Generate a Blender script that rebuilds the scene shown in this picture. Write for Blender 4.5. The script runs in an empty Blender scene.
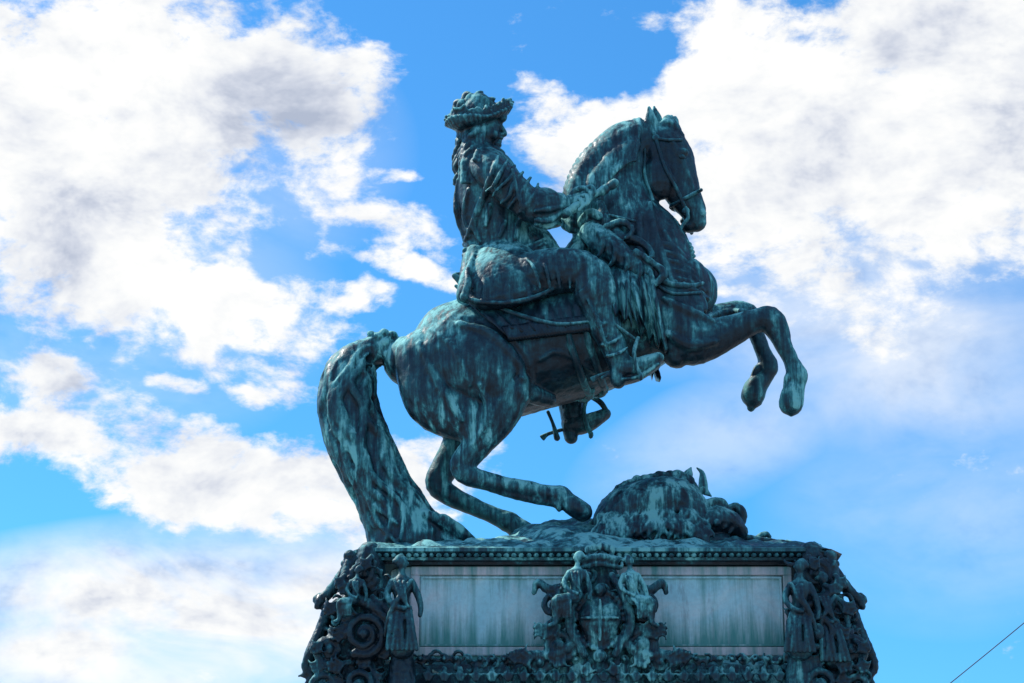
import bpy, math, random
import numpy as np
from mathutils import Vector, noise, Matrix
from mathutils.bvhtree import BVHTree
random.seed(7)
R=math.radians
# ------------------------------------------------------------------ survey frame
# Elevation-drawing units (u right, v down, d depth) -> metres on the vertical plane y=d*S
S=1/80.0
PITCH=R(18); L=26.0; CAMZ=1.7
F=80*L/math.cos(PITCH)
CAM=Vector((0,-L,CAMZ))
FW=Vector((0,math.cos(PITCH),math.sin(PITCH))); UPV=Vector((0,-math.sin(PITCH),math.cos(PITCH)))
def ray(px,py): return FW*F+Vector((1,0,0))*(px-512)+UPV*(341.5-py)
def Pk(px,py,d):
    r=ray(px,py); t=(d*S+L)/r.y
    return CAM+r*t, t
def P(px,py,d): return Pk(px,py,d)[0]
sc=bpy.context.scene
sc.view_settings.view_transform='Standard'
sc.view_settings.look='None'
sc.view_settings.exposure=0

# ------------------------------------------------------------------ mesh helpers
class B:
    def __init__(s): s.v=[]; s.f=[]
    def ringtube(s,C,T,rN,rB,seg,ref):
        C=np.array(C); n=len(C)
        base=len(s.v)
        prevB=None
        for i in range(n):
            t=T[i]
            rf=ref
            b=rf-t*np.dot(t,rf)
            if np.linalg.norm(b)<0.25:
                rf=np.array((0.,0.,1.)) ; b=rf-t*np.dot(t,rf)
            b/=np.linalg.norm(b)
            if prevB is not None and np.dot(b,prevB)<0: b=-b
            prevB=b
            nn=np.cross(b,t)
            for k in range(seg):
                a=2*math.pi*k/seg
                s.v.append(tuple(C[i]+nn*rN[i]*math.cos(a)+b*rB[i]*math.sin(a)))
        for i in range(n-1):
            for k in range(seg):
                a0=base+i*seg+k; a1=base+i*seg+(k+1)%seg
                s.f.append((a0,a1,a1+seg,a0+seg))
        s.f.append(tuple(base+k for k in range(seg))[::-1])
        s.f.append(tuple(base+(n-1)*seg+k for k in range(seg)))
    def loft(s,pts,seg=14,sub=4,cap=True):
        cp=[];rn=[];rb=[]
        for p in pts:
            if isinstance(p[0],Vector):
                w=p[0];k=S; r=p[1]; r2=p[2] if len(p)>2 else r
            else:
                w,k=Pk(p[0],p[1],p[2]); r=p[3]; r2=p[4] if len(p)>4 else r
            cp.append(np.array(w));rn.append(r*k);rb.append(r2*k)
        cp=np.array(cp); D=np.column_stack([cp,rn,rb])
        n=len(D); out=[]
        ext=np.vstack([2*D[0]-D[1],D,2*D[-1]-D[-2]])
        for i in range(n-1):
            p0,p1,p2,p3=ext[i],ext[i+1],ext[i+2],ext[i+3]
            for j in range(sub):
                t=j/sub
                out.append(0.5*((2*p1)+(-p0+p2)*t+(2*p0-5*p1+4*p2-p3)*t*t+(-p0+3*p1-3*p2+p3)*t**3))
        out.append(D[-1]); out=np.array(out)
        out[:,3:]=np.maximum(out[:,3:],1e-4)
        C=out[:,:3]; T=np.gradient(C,axis=0); T/=np.linalg.norm(T,axis=1)[:,None]+1e-12
        rN=out[:,3];rB=out[:,4]
        if cap:
            def endc(c,t,a,b):
                res=[]
                m=min(a,b)
                for ang in (25,50,72,86):
                    q=R(ang); res.append((c+t*m*math.sin(q),a*math.cos(q),b*math.cos(q)))
                return res
            st=endc(C[0],-T[0],rN[0],rB[0])[::-1]; en=endc(C[-1],T[-1],rN[-1],rB[-1])
            C2=[x[0] for x in st]+list(C)+[x[0] for x in en]
            T2=[T[0]]*4+list(T)+[T[-1]]*4
            rN=[x[1] for x in st]+list(rN)+[x[1] for x in en]
            rB=[x[2] for x in st]+list(rB)+[x[2] for x in en]
            C=C2;T=T2
        s.ringtube(C,T,rN,rB,seg,np.array((0.,1.,0.)))
        return out
    def ball(s,x,y,d,rx,ry=None,rd=None):
        ry=ry or rx; rd=rd or rx
        c,k=Pk(x,y,d); base=len(s.v); nu,nv=12,8
        for j in range(1,nv):
            ph=math.pi*j/nv
            for i in range(nu):
                th=2*math.pi*i/nu
                s.v.append((c.x+k*rx*math.sin(ph)*math.cos(th),c.y+k*rd*math.sin(ph)*math.sin(th),c.z+k*ry*math.cos(ph)))
        top=len(s.v); s.v.append((c.x,c.y,c.z+k*ry)); bot=len(s.v); s.v.append((c.x,c.y,c.z-k*ry))
        for j in range(nv-2):
            for i in range(nu):
                a=base+j*nu+i;b=base+j*nu+(i+1)%nu
                s.f.append((a,a+nu,b+nu,b))
        for i in range(nu):
            s.f.append((top,base+i,base+(i+1)%nu)); q=base+(nv-2)*nu
            s.f.append((bot,q+(i+1)%nu,q+i))
    def box(s,lo,hi):
        b=len(s.v)
        for z in (lo[2],hi[2]):
            for (x,y) in ((lo[0],lo[1]),(hi[0],lo[1]),(hi[0],hi[1]),(lo[0],hi[1])): s.v.append((x,y,z))
        for q in ((0,3,2,1),(4,5,6,7),(0,1,5,4),(1,2,6,5),(2,3,7,6),(3,0,4,7)): s.f.append(tuple(b+i for i in q))
    def slab(s,grid,th):
        ni=len(grid);nj=len(grid[0]);b=len(s.v)
        for g in grid:
            for p in g: s.v.append(tuple(p))
        for g in grid:
            for p in g: s.v.append((p[0],p[1]+th,p[2]))
        o=ni*nj
        id=lambda i,j:b+i*nj+j
        for i in range(ni-1):
            for j in range(nj-1):
                s.f.append((id(i,j),id(i+1,j),id(i+1,j+1),id(i,j+1)))
                s.f.append((id(i,j)+o,id(i,j+1)+o,id(i+1,j+1)+o,id(i+1,j)+o))
        for i in range(ni-1):
            s.f.append((id(i,0),id(i,0)+o,id(i+1,0)+o,id(i+1,0))); s.f.append((id(i,nj-1),id(i+1,nj-1),id(i+1,nj-1)+o,id(i,nj-1)+o))
        for j in range(nj-1):
            s.f.append((id(0,j),id(0,j+1),id(0,j+1)+o,id(0,j)+o)); s.f.append((id(ni-1,j),id(ni-1,j)+o,id(ni-1,j+1)+o,id(ni-1,j+1)))
    def mirror(s,start_v,start_f):
        nv=len(s.v); off=nv-start_v
        for x,y,z in s.v[start_v:nv]: s.v.append((x,-y,z))
        for f in s.f[start_f:len(s.f)]: s.f.append(tuple(i+off for i in f)[::-1])
    def bvh(s): return BVHTree.FromPolygons([Vector(v) for v in s.v],s.f)
def make(name,b,mat,parent=None,voxel=None,smooth=2,disp=None,flat=False):
    me=bpy.data.meshes.new(name); me.from_pydata(b.v,[],b.f); me.validate(); me.update()
    ob=bpy.data.objects.new(name,me); sc.collection.objects.link(ob)
    me.materials.append(mat)
    if not flat:
        me.polygons.foreach_set('use_smooth',[True]*len(me.polygons))
    if voxel:
        m=ob.modifiers.new('fuse','REMESH'); m.mode='VOXEL'; m.voxel_size=voxel; m.use_smooth_shade=True
        if smooth:
            m=ob.modifiers.new('soft','SMOOTH'); m.factor=0.5; m.iterations=smooth
    if disp:
        for i,(sz,st) in enumerate(disp):
            t=bpy.data.textures.new(name+'_t%d'%i,'CLOUDS'); t.noise_scale=sz; t.noise_depth=2
            m=ob.modifiers.new('cast%d'%i,'DISPLACE'); m.texture=t; m.strength=st; m.mid_level=0.5; m.texture_coords='GLOBAL'
    if parent: ob.parent=parent
    return ob
def empty(name):
    e=bpy.data.objects.new(name,None); sc.collection.objects.link(e); return e
def Dp(bv,px,py,lift=2,default=-60):
    r=ray(px,py).normalized(); h=bv.ray_cast(CAM,r)
    if h[0] is None: return default
    return h[0].y/S-lift
def on(b,bv,pts,r,lift=1,seg=8,sub=4,default=-60,rb=None):
    q=[]
    for i in range(len(pts)-1):
        n=max(1,int(math.hypot(pts[i+1][0]-pts[i][0],pts[i+1][1]-pts[i][1])/9))
        for j in range(n):
            t=j/n; q.append((pts[i][0]*(1-t)+pts[i+1][0]*t,pts[i][1]*(1-t)+pts[i+1][1]*t))
    q.append(pts[-1])
    ds=[Dp(bv,x,y,lift,default) for x,y in q]
    if len(ds)>2:
        ds=[ds[0]]+[(ds[i-1]+2*ds[i]+ds[i+1])/4 for i in range(1,len(ds)-1)]+[ds[-1]]
    m=len(q)-1
    b.loft([(x,y,dd,r*(0.55+0.45*math.sin(math.pi*min(1,(i+0.6)/(m+1.2)))) if r>2.1 else r,(rb or r)) for i,((x,y),dd) in enumerate(zip(q,ds))],seg=seg,sub=2)
def curve2(pts,n):
    p=np.array(pts,float); e=np.vstack([2*p[0]-p[1],p,2*p[-1]-p[-2]]); out=[]
    for i in range(len(p)-1):
        for j in range(n):
            t=j/n;p0,p1,p2,p3=e[i:i+4]
            out.append(tuple(0.5*((2*p1)+(-p0+p2)*t+(2*p0-5*p1+4*p2-p3)*t*t+(-p0+3*p1-3*p2+p3)*t**3)))
    out.append(tuple(p[-1])); return out

# ------------------------------------------------------------------ materials
def nodes(mat):
    mat.use_nodes=True; nt=mat.node_tree; nt.nodes.clear(); return nt
def N(nt,t,**kw):
    n=nt.nodes.new(t)
    for k,v in kw.items(): setattr(n,k,v)
    return n
def ramp(nt,stops,fac=None,interp='LINEAR'):
    n=N(nt,'ShaderNodeValToRGB'); n.color_ramp.interpolation=interp
    el=n.color_ramp.elements
    while len(el)>1: el.remove(el[-1])
    el[0].position=stops[0][0]; el[0].color=(*stops[0][1],1)
    for p,c in stops[1:]:
        e=el.new(p); e.color=(*c,1)
    if fac is not None: nt.links.new(fac,n.inputs[0])
    return n
def nz(nt,vec,scale,detail=6,rough=0.55,dist=0.0):
    n=N(nt,'ShaderNodeTexNoise'); n.inputs['Scale'].default_value=scale; n.inputs['Detail'].default_value=detail
    n.inputs['Roughness'].default_value=rough; n.inputs['Distortion'].default_value=dist
    nt.links.new(vec,n.inputs['Vector']); return n
def mth(nt,op,a,b=None,c=None,clamp=False):
    n=N(nt,'ShaderNodeMath',operation=op); n.use_clamp=clamp
    for i,x in enumerate((a,b,c)):
        if x is None: continue
        if isinstance(x,(int,float)): n.inputs[i].default_value=x
        else: nt.links.new(x,n.inputs[i])
    return n.outputs[0]
def mapping(nt,vec,scale=(1,1,1),loc=(0,0,0)):
    n=N(nt,'ShaderNodeMapping'); n.inputs['Scale'].default_value=scale; n.inputs['Location'].default_value=loc
    nt.links.new(vec,n.inputs['Vector']); return n.outputs[0]
def bronze(name,bright=1.0,bias=0.0):
    m=bpy.data.materials.new(name); nt=nodes(m); lk=nt.links.new
    tc=N(nt,'ShaderNodeTexCoord'); geo=N(nt,'ShaderNodeNewGeometry'); o=tc.outputs['Object']
    big=nz(nt,o,0.75,3,0.6,0.5).outputs[0]
    streak=nz(nt,mapping(nt,o,(8,8,1.0)),1.0,5,0.68,0.3).outputs[0]
    fine=nz(nt,o,11,4,0.65,0.5).outputs[0]
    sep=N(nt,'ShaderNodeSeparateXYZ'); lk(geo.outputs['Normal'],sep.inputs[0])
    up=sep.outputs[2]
    # streaks run mostly where the large-scale weathering mask is strong
    mask=mth(nt,'MULTIPLY_ADD',big,3.4,-1.2,clamp=True)
    f=mth(nt,'MULTIPLY_ADD',big,1.6,-0.80+bias)
    sk=mth(nt,'MULTIPLY',mth(nt,'MULTIPLY_ADD',streak,3.6,-1.75),mth(nt,'MULTIPLY_ADD',mask,0.75,0.25))
    f=mth(nt,'ADD',f,sk)
    f=mth(nt,'ADD',f,mth(nt,'MULTIPLY_ADD',fine,0.6,-0.3))
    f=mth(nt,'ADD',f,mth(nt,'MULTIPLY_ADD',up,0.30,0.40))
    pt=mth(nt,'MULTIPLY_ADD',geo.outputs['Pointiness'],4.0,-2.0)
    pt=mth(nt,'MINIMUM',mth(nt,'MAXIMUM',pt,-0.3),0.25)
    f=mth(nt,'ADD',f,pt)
    b=bright
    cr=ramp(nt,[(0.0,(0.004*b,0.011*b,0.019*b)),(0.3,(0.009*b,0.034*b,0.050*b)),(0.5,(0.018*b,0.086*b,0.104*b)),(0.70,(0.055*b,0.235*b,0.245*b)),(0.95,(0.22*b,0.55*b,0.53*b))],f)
    rr=N(nt,'ShaderNodeMapRange'); rr.inputs[1].default_value=0.2; rr.inputs[2].default_value=0.8; rr.inputs[3].default_value=0.33; rr.inputs[4].default_value=0.8; lk(f,rr.inputs[0])
    bs=N(nt,'ShaderNodeBsdfPrincipled'); lk(cr.outputs[0],bs.inputs['Base Color']); lk(rr.outputs[0],bs.inputs['Roughness'])
    bs.inputs['Metallic'].default_value=0.15; bs.inputs['Specular IOR Level'].default_value=0.42
    bp=N(nt,'ShaderNodeBump'); bp.inputs['Strength'].default_value=0.45; bp.inputs['Distance'].default_value=0.022
    hh=mth(nt,'ADD',fine,mth(nt,'MULTIPLY',streak,0.3))
    lk(hh,bp.inputs['Height']); lk(bp.outputs[0],bs.inputs['Normal'])
    out=N(nt,'ShaderNodeOutputMaterial'); lk(bs.outputs[0],out.inputs[0]); return m
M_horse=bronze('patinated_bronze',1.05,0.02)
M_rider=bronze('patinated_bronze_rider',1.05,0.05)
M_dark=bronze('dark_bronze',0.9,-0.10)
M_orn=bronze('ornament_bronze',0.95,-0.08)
def marble(name,stain=True):
    m=bpy.data.materials.new(name); nt=nodes(m); lk=nt.links.new
    tc=N(nt,'ShaderNodeTexCoord'); o=tc.outputs['Object']
    a=nz(nt,o,1.3,6,0.6,0.8).outputs[0]; b=nz(nt,o,22,4,0.6).outputs[0]
    if stain: base=ramp(nt,[(0.3,(0.36,0.70,0.76)),(0.5,(0.48,0.77,0.81)),(0.62,(0.62,0.80,0.81)),(0.75,(0.78,0.77,0.76))],a)
    else: base=ramp(nt,[(0.3,(0.50,0.58,0.62)),(0.5,(0.66,0.64,0.66)),(0.7,(0.74,0.64,0.63))],a)
    mx=N(nt,'ShaderNodeMix',data_type='RGBA',blend_type='MULTIPLY'); mx.inputs[0].default_value=0.45
    lk(base.outputs[0],mx.inputs[6]); lk(ramp(nt,[(0.3,(0.7,0.7,0.7)),(0.6,(1,1,1))],b).outputs[0],mx.inputs[7])
    col=mx.outputs[2]
    st=nz(nt,mapping(nt,o,(9,9,0.5)),1.0,6,0.7,0.2).outputs[0]
    sep=N(nt,'ShaderNodeSeparateXYZ'); lk(o,sep.inputs[0])
    zl=P(593,650,-116).z; zh=P(593,560,-116).z
    lo=N(nt,'ShaderNodeMapRange'); lo.inputs[1].default_value=zl; lo.inputs[2].default_value=zl+(zh-zl)*0.5; lo.inputs[3].default_value=0.38 if stain else 0.16; lo.inputs[4].default_value=0.0; lk(sep.outputs[2],lo.inputs[0])
    hi=N(nt,'ShaderNodeMapRange'); hi.inputs[1].default_value=zh-0.4; hi.inputs[2].default_value=zh; hi.inputs[3].default_value=0.0; hi.inputs[4].default_value=0.22; lk(sep.outputs[2],hi.inputs[0])
    f=mth(nt,'ADD',st,mth(nt,'ADD',lo.outputs[0],hi.outputs[0]))
    fr=ramp(nt,[(0.54,(0,0,0)),(0.84,(0.95,0.95,0.95))],f)
    m2=N(nt,'ShaderNodeMix',data_type='RGBA'); lk(fr.outputs[0],m2.inputs[0]); lk(col,m2.inputs[6]); m2.inputs[7].default_value=(0.055,0.28,0.25,1); col=m2.outputs[2]
    sp2=nz(nt,mapping(nt,o,(6,6,1.0),(3,1,0)),1.0,6,0.75,0.3).outputs[0]
    m3=N(nt,'ShaderNodeMix',data_type='RGBA'); lk(ramp(nt,[(0.58,(0,0,0)),(0.76,(0.8,0.8,0.8))],sp2).outputs[0],m3.inputs[0]); lk(col,m3.inputs[6]); m3.inputs[7].default_value=(0.15,0.20,0.23,1); col=m3.outputs[2]
    bs=N(nt,'ShaderNodeBsdfPrincipled'); lk(col,bs.inputs['Base Color']); bs.inputs['Roughness'].default_value=0.55
    bp=N(nt,'ShaderNodeBump'); bp.inputs['Strength'].default_value=0.3; bp.inputs['Distance'].default_value=0.02; lk(b,bp.inputs['Height']); lk(bp.outputs[0],bs.inputs['Normal'])
    out=N(nt,'ShaderNodeOutputMaterial'); lk(bs.outputs[0],out.inputs[0]); return m
M_marble=marble('pale_marble'); M_stone=marble('pedestal_stone',False)
def simple(name,c1,c2,scale,rough=0.8):
    m=bpy.data.materials.new(name); nt=nodes(m); lk=nt.links.new
    tc=N(nt,'ShaderNodeTexCoord'); a=nz(nt,tc.outputs['Object'],scale,6,0.6).outputs[0]
    bs=N(nt,'ShaderNodeBsdfPrincipled'); lk(ramp(nt,[(0.3,c1),(0.7,c2)],a).outputs[0],bs.inputs['Base Color']); bs.inputs['Roughness'].default_value=rough
    out=N(nt,'ShaderNodeOutputMaterial'); lk(bs.outputs[0],out.inputs[0]); return m
M_ground=simple('plaza_paving',(0.22,0.22,0.21),(0.34,0.34,0.33),0.6)
M_steel=simple('painted_steel',(0.03,0.035,0.035),(0.06,0.065,0.06),5,0.5)

statue=empty('equestrian_statue')
# ------------------------------------------------------------------ HORSE
h=B()
h.loft([(412,362,0,28,32),(432,362,0,54,50),(470,362,0,65,62),(525,354,0,59,62),(580,337,0,60,64),(630,318,0,58,60),(668,302,0,48,48),(686,293,0,32,36)],seg=28,sub=6)
h.loft([(658,312,0,48,48),(634,258,0,58,42),(615,215,0,46,31),(611,182,0,39,25),(626,150,0,30,20),(648,138,0,20,16)],seg=24,sub=6)
h.loft([(650,138,0,18,15),(663,150,0,26,18),(673,173,0,24.5,17),(684,196,0,18,14),(693,211,0,13.5,12),(696,221,0,11,11)],seg=20,sub=5)
h.ball(660,178,-7,19,24,14); h.ball(660,178,7,19,24,14)
h.ball(699,217,0,8,10,11)
h.ball(690,227,0,8,5.5,8)
h.ball(702,213,-8,5,5,4); h.ball(702,213,8,5,5,4)
h.ball(681,152,-15,8,4,5); h.ball(681,152,15,8,4,5)
for sgn,dx in ((-1,0),(1,5)):
    h.loft([(654+dx,132,sgn*9,6,4),(651+dx,119,sgn*11,6.5,4),(649+dx,107,sgn*11,1.5,1.5)],seg=10)
for i in range(9):
    h.loft([(660+i*1.5,128,-8+2*i,4),(666+i,122-i%3*2,-8+2.5*i,4),(674+i%3*2,125+i,-8+2.5*i,3),(682+i%2*2,134+i,-8+2*i,1.6)],seg=8)
for sg in (-1,1):
    h.loft([(428,355,sg*20,36,28),(446,395,sg*30,42,26),(474,424,sg*40,25,20),(480,436,sg*44,20,17)],seg=20)
h.loft([(450,345,-34,46,26),(484,368,-44,44,28),(505,390,-48,27,20),(514,394,-50,17,14)],seg=20)
h.loft([(508,392,-48,24,18),(494,422,-47,20,16),(476,447,-46,15,13),(463,464,-45,13.5,11),(470,476,-45,11,10),(500,484,-45,9,9),(530,490,-45,8.5,9),(550,494,-45,9,9),(560,496,-45,11,10),(568,501,-45,8.5,9)],seg=16)
h.loft([(474,440,-46,7),(462,455,-46,6),(456,466,-45,6.5)],seg=10)
h.loft([(476,482,-45,5),(510,494,-45,4.5),(545,501,-45,5),(556,503,-45,5)],seg=10)
h.loft([(567,500,-45,8.5,10),(573,506,-45,10,12),(582,512,-45,10,13)],seg=14)
h.ball(518,386,-50,13,16,12)
h.loft([(450,345,34,46,26),(478,378,42,44,26),(490,400,46,30,20)],seg=20)
h.loft([(484,405,46,28,18),(468,432,46,22,16),(450,460,46,15,13),(438,482,45,13,11),(446,493,45,11,10),(470,505,45,9,9),(494,516,45,9,9),(508,522,45,11,10),(516,527,45,9,9)],seg=16)
h.loft([(512,524,45,10),(522,532,45,12),(530,539,45,12.5)],seg=14)
h.loft([(532,394,-35,10,10),(548,400,-20,8,10)],seg=10)
h.loft([(655,285,-26,36,22),(672,318,-32,40,22),(690,338,-34,30,20),(714,337,-35,21,16),(738,328,-36,15,13),(756,321,-36,12,12),(770,320,-36,14,12),(778,331,-36,12,11),(784,346,-36,8.5,9),(793,364,-36,8,8.5),(797,376,-36,11,10),(796,386,-36,8.5,9)],seg=18)
h.loft([(797,384,-36,9),(793,394,-36,12),(791,404,-36,12.5,12)],seg=14); h.loft([(792,399,-36,11.5),(791,413,-36,4)],seg=12)
h.loft([(660,290,26,36,22),(680,318,32,36,22),(702,326,34,24,18),(724,318,35,16,14),(738,314,36,14,12),(749,318,36,13,11),(755,332,36,8.5,9),(763,352,36,8,8.5),(768,366,36,10.5,10),(765,376,36,8,9)],seg=18)
h.loft([(766,375,36,8.5),(757,386,36,11.5),(753,396,36,12)],seg=14); h.loft([(754,391,36,11),(751,408,36,4)],seg=12)
for (x,y,dx,dy,d) in ((788,378,-3,8,-36),(757,368,-5,8,36),(557,504,2,6,-45)):
    for q in (-4,0,4): h.loft([(x,y,d+q,4),(x+dx,y+dy,d+q,2)],seg=8)
h.ball(676,350,-32,16,20,16); h.ball(676,350,32,16,18,16)
h.ball(690,283,-18,19,26,20); h.ball(690,283,18,19,26,20)
hb=h.bvh()
for pts,r in (([(650,205),(655,235),(664,262),(672,285)],5),([(640,215),(640,245),(648,275)],5),([(664,232),(680,262),(692,284)],4),
              ([(460,325),(490,335),(515,360),(523,380)],7),([(505,330),(528,360),(531,392)],5),([(420,345),(440,385),(462,420)],6),([(432,330),(455,350),(470,385)],4),
              ([(664,300),(690,312),(712,322)],6),([(668,335),(690,345),(715,343)],7),([(700,320),(725,312),(745,312)],3.5),([(672,140),(684,165),(694,190)],3),([(664,160),(674,182),(684,205)],2.5),
              ([(540,360),(560,352),(600,372),(625,370)],4),([(788,340),(795,360)],2),
              ([(480,385),(490,410),(480,435)],5),([(500,400),(488,425),(472,445)],3)):
    on(h,hb,curve2(pts,4),r,lift=-r*0.35)
for i in range(6):
    x=666+i*5; on(h,hb,curve2([(x-8,242+i*9),(x+8,247+i*9),(x+18,255+i*9)],3),2.6,lift=0)
hb=h.bvh()
crest=curve2([(566,226),(567,200),(572,178),(584,157),(603,139),(625,127),(645,121)],4)
for side in (-1,1):
    for i,(x,y) in enumerate(crest[:-1]):
        nx,ny=crest[i+1][0]-x,crest[i+1][1]-y; l=math.hypot(nx,ny); nx,ny=nx/l,ny/l
        ix,iy=-ny,nx
        pts=[]
        for t in (0,0.2,0.4,0.6,0.8,1):
            q=t*38
            pts.append((x+ix*(q-2)-nx*q*0.4,y+iy*(q-2)-ny*q*0.4, side*(6+16*math.sqrt(t)+7*t),(3.6,4.8,3.0,4.4,3.0,2.0)[int(round(t*5))]))
        h.loft(pts,seg=8,sub=3)
tail=[(398,350,0,12,12),(382,350,0,13,13),(360,357,0,17,17),(349,376,0,24,22),(347,400,0,26,24),(353,428,0,27,24),(367,460,0,28,24),(384,492,0,27,24),(398,518,0,32,26),(410,545,0,42,30)]
h.loft(tail,seg=20,sub=5)
rt=random.Random(3)
def tailpt(s):
    i=min(int(s),len(tail)-2);t=s-i
    a=np.array(tail[i]);b_=np.array(tail[i+1]); return a*(1-t)+b_*t
for k in range(26):
    a0=-math.pi+2*math.pi*k/26+rt.uniform(-.1,.1); tw=rt.uniform(-0.7,0.7); s0=rt.uniform(1.2,2.2); s1=rt.uniform(7.8,9); pts=[];ph=rt.uniform(0,6)
    n=14
    for j in range(n+1):
        s_=s0+(s1-s0)*j/n; c=tailpt(s_); c2=tailpt(min(s_+0.3,9)); dx,dy=c2[0]-c[0],c2[1]-c[1]; l=math.hypot(dx,dy)+1e-6; nx,ny=-dy/l,dx/l
        a=a0+tw*j/n+0.28*math.sin(j*1.0+ph)
        rr_=3.6*math.sin(math.pi*(j+0.7)/(n+1.4))+1.2
        pts.append((c[0]+nx*c[3]*1.04*math.cos(a),c[1]+ny*c[3]*1.04*math.cos(a),c[4]*1.04*math.sin(a),rr_))
    h.loft(pts,seg=8,sub=2)
for (x,y,r) in ((378,338,7),(386,344,8),(372,343,7),(392,336,6),(384,333,5),(371,334,4),(388,356,8)): h.ball(x,y,-4,r,r*0.8,r+3); h.ball(x,y,6,r,r*0.8,r)
for k in range(8):
    x=380+k*9; h.loft([(x,505+k*2,-16+rt.uniform(-6,6),6),(x+14,527,-18+rt.uniform(-6,6),5),(x+28+rt.uniform(0,12),541,-16,3)],seg=8)
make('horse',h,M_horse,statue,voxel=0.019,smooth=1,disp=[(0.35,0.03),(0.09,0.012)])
hb=h.bvh()

t=B()
for sg in (-1,1): t.ball(682,157,sg*17.5,3.6,2.8,2.5)
make('horse_eyes',t,M_dark,statue)
t=B()
def both(fn):
    v0,f0=len(t.v),len(t.f); fn(); t.mirror(v0,f0)
def bridle():
    on(t,hb,curve2([(654,133),(664,165),(677,190),(686,210)],4),2.0,lift=1)
    on(t,hb,curve2([(654,138),(668,140),(681,140)],4),1.7,lift=1)
    on(t,hb,curve2([(671,206),(682,200),(695,193),(701,190)],4),2.0,lift=1)
    on(t,hb,curve2([(645,150),(645,175),(653,200)],4),1.6,lift=1)
    t.ball(686,211,-14,4,4,2.5); t.ball(656,138,-18,4,4,2)
    t.loft([(686,208,-15,1.8),(688,218,-16,1.9),(682,226,-16,1.7),(679,236,-16,1.8),(684,240,-15,1.6)],seg=8)
both(bridle)
cp=curve2([(677,224),(672,219),(676,228),(683,238),(690,246),(693,256)],5)
for i,(x,y) in enumerate(cp):
    t.ball(x,y,-15+ (i%2),3.0 if i%2 else 2.0,2.5,2.0)
def reins():
    t.loft([(680,236,-15,1.6),(660,226,-26,1.6),(638,222,-36,1.6),(612,216,-38,1.7),(588,212,-22,1.7)],seg=8)
both(reins)
def straps():
    on(t,hb,curve2([(640,262),(664,282),(690,286),(702,284)],5),3.4,lift=1)
    on(t,hb,curve2([(640,268),(668,292),(700,293)],5),1.8,lift=1)
    on(t,hb,curve2([(566,325),(574,355),(586,388),(592,396)],5),4.2,lift=0.5)
    on(t,hb,curve2([(584,325),(592,352),(602,382),(606,390)],5),4.2,lift=0.5)
    on(t,hb,curve2([(470,296),(510,312),(555,324),(590,322)],5),2.6,lift=6)
    for i in range(6): t.ball(648+i*9,276+i*2.2,Dp(hb,648+i*9,276+i*2.2,2),3.2,3.2,2.2)
both(straps)
make('harness',t,M_horse,statue,disp=[(0.05,0.006)])

t=B()
def drape(c,nu,nv,lift,folds=0,amp=0,hem=None,th=5,mirror=True):
    v0,f0=len(t.v),len(t.f)
    def xy(i,j):
        a=i/nu;b=j/nv
        x=(c[0][0]*(1-a)+c[1][0]*a)*(1-b)+(c[3][0]*(1-a)+c[2][0]*a)*b
        y=(c[0][1]*(1-a)+c[1][1]*a)*(1-b)+(c[3][1]*(1-a)+c[2][1]*a)*b
        if hem: y+=hem(a)*b
        return x,y,a,b
    G=np.zeros((nu+1,nv+1))
    for i in range(nu+1):
        for j in range(nv+1):
            x,y,a,b=xy(i,j); G[i,j]=Dp(hb,x,y,lift,-40)
    for _ in range(4):
        G[1:-1,:]=(G[:-2,:]+2*G[1:-1,:]+G[2:,:])/4; G[:,1:-1]=(G[:,:-2]+2*G[:,1:-1]+G[:,2:])/4
    out=[]
    for i in range(nu+1):
        row=[]
        for j in range(nv+1):
            x,y,a,b=xy(i,j); s_=math.sin(folds*a*2*math.pi+2*b+math.sin(a*9)); row.append(P(x,y,G[i,j]-amp*(0.3+b)*(1-abs(s_))*2))
        out.append(row)
    t.slab(out,th*S)
    if mirror: t.mirror(v0,f0)
drape([(463,298),(596,290),(600,322),(502,332)],60,14,4,5,1.6,hem=lambda a:2.5*math.sin(a*40),th=7)
drape([(502,326),(592,314),(594,330),(508,340)],60,5,6,14,0.8,th=7)
drape([(606,250),(652,270),(668,348),(640,330)],50,30,7,2.4,3.6,hem=lambda a:5*math.sin(a*22),th=9)
drape([(596,262),(630,268),(632,322),(606,306)],36,20,10,2,3.2,hem=lambda a:4*math.sin(a*20),th=9)
make('saddle_cloth',t,M_horse,statue,disp=[(0.12,0.02)])
t=B()
t.loft([(476,290,0,16,34),(500,296,0,14,46),(545,292,0,14,46),(575,268,0,20,36),(584,242,0,12,26)],seg=18)
t.loft([(470,296,-30,8),(468,282,-16,7),(467,276,0,7),(468,282,16,7),(470,296,30,8)],seg=10)
for sg in (-1,1):
    t.loft([(590,232,sg*34,12,10),(606,244,sg*46,14,11),(628,262,sg*52,12,9),(650,275,sg*52,8,7),(660,279,sg*52,5,5)],seg=14)
    t.loft([(582,222,sg*30,5),(590,214,sg*36,6),(598,216,sg*40,5)],seg=10)
    for i in range(5):
        a=i/4; t.loft([(596+48*a,230+32*a,sg*50,2),(602+50*a+2*math.sin(i*3),238+36*a,sg*60,3),(602+48*a,250+38*a,sg*59,2.4),(594+44*a,262+34*a,sg*52,1.6)],seg=8)
    t.loft([(612,228,sg*38,5),(622,238,sg*44,6),(634,240,sg*44,5),(646,246,sg*46,4),(652,256,sg*50,3),(644,260,sg*54,2)],seg=10)
    t.loft([(600,205,sg*26,6),(606,222,sg*34,7),(618,228,sg*38,5)],seg=10)
    t.loft([(606,226,sg*48,3),(622,222,sg*46,4),(632,230,sg*48,3),(626,238,sg*52,2)],seg=10)
    t.loft([(636,252,sg*58,4),(652,262,sg*60,3.2),(664,274,sg*60,4.5),(656,284,sg*60,3)],seg=10)
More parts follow.
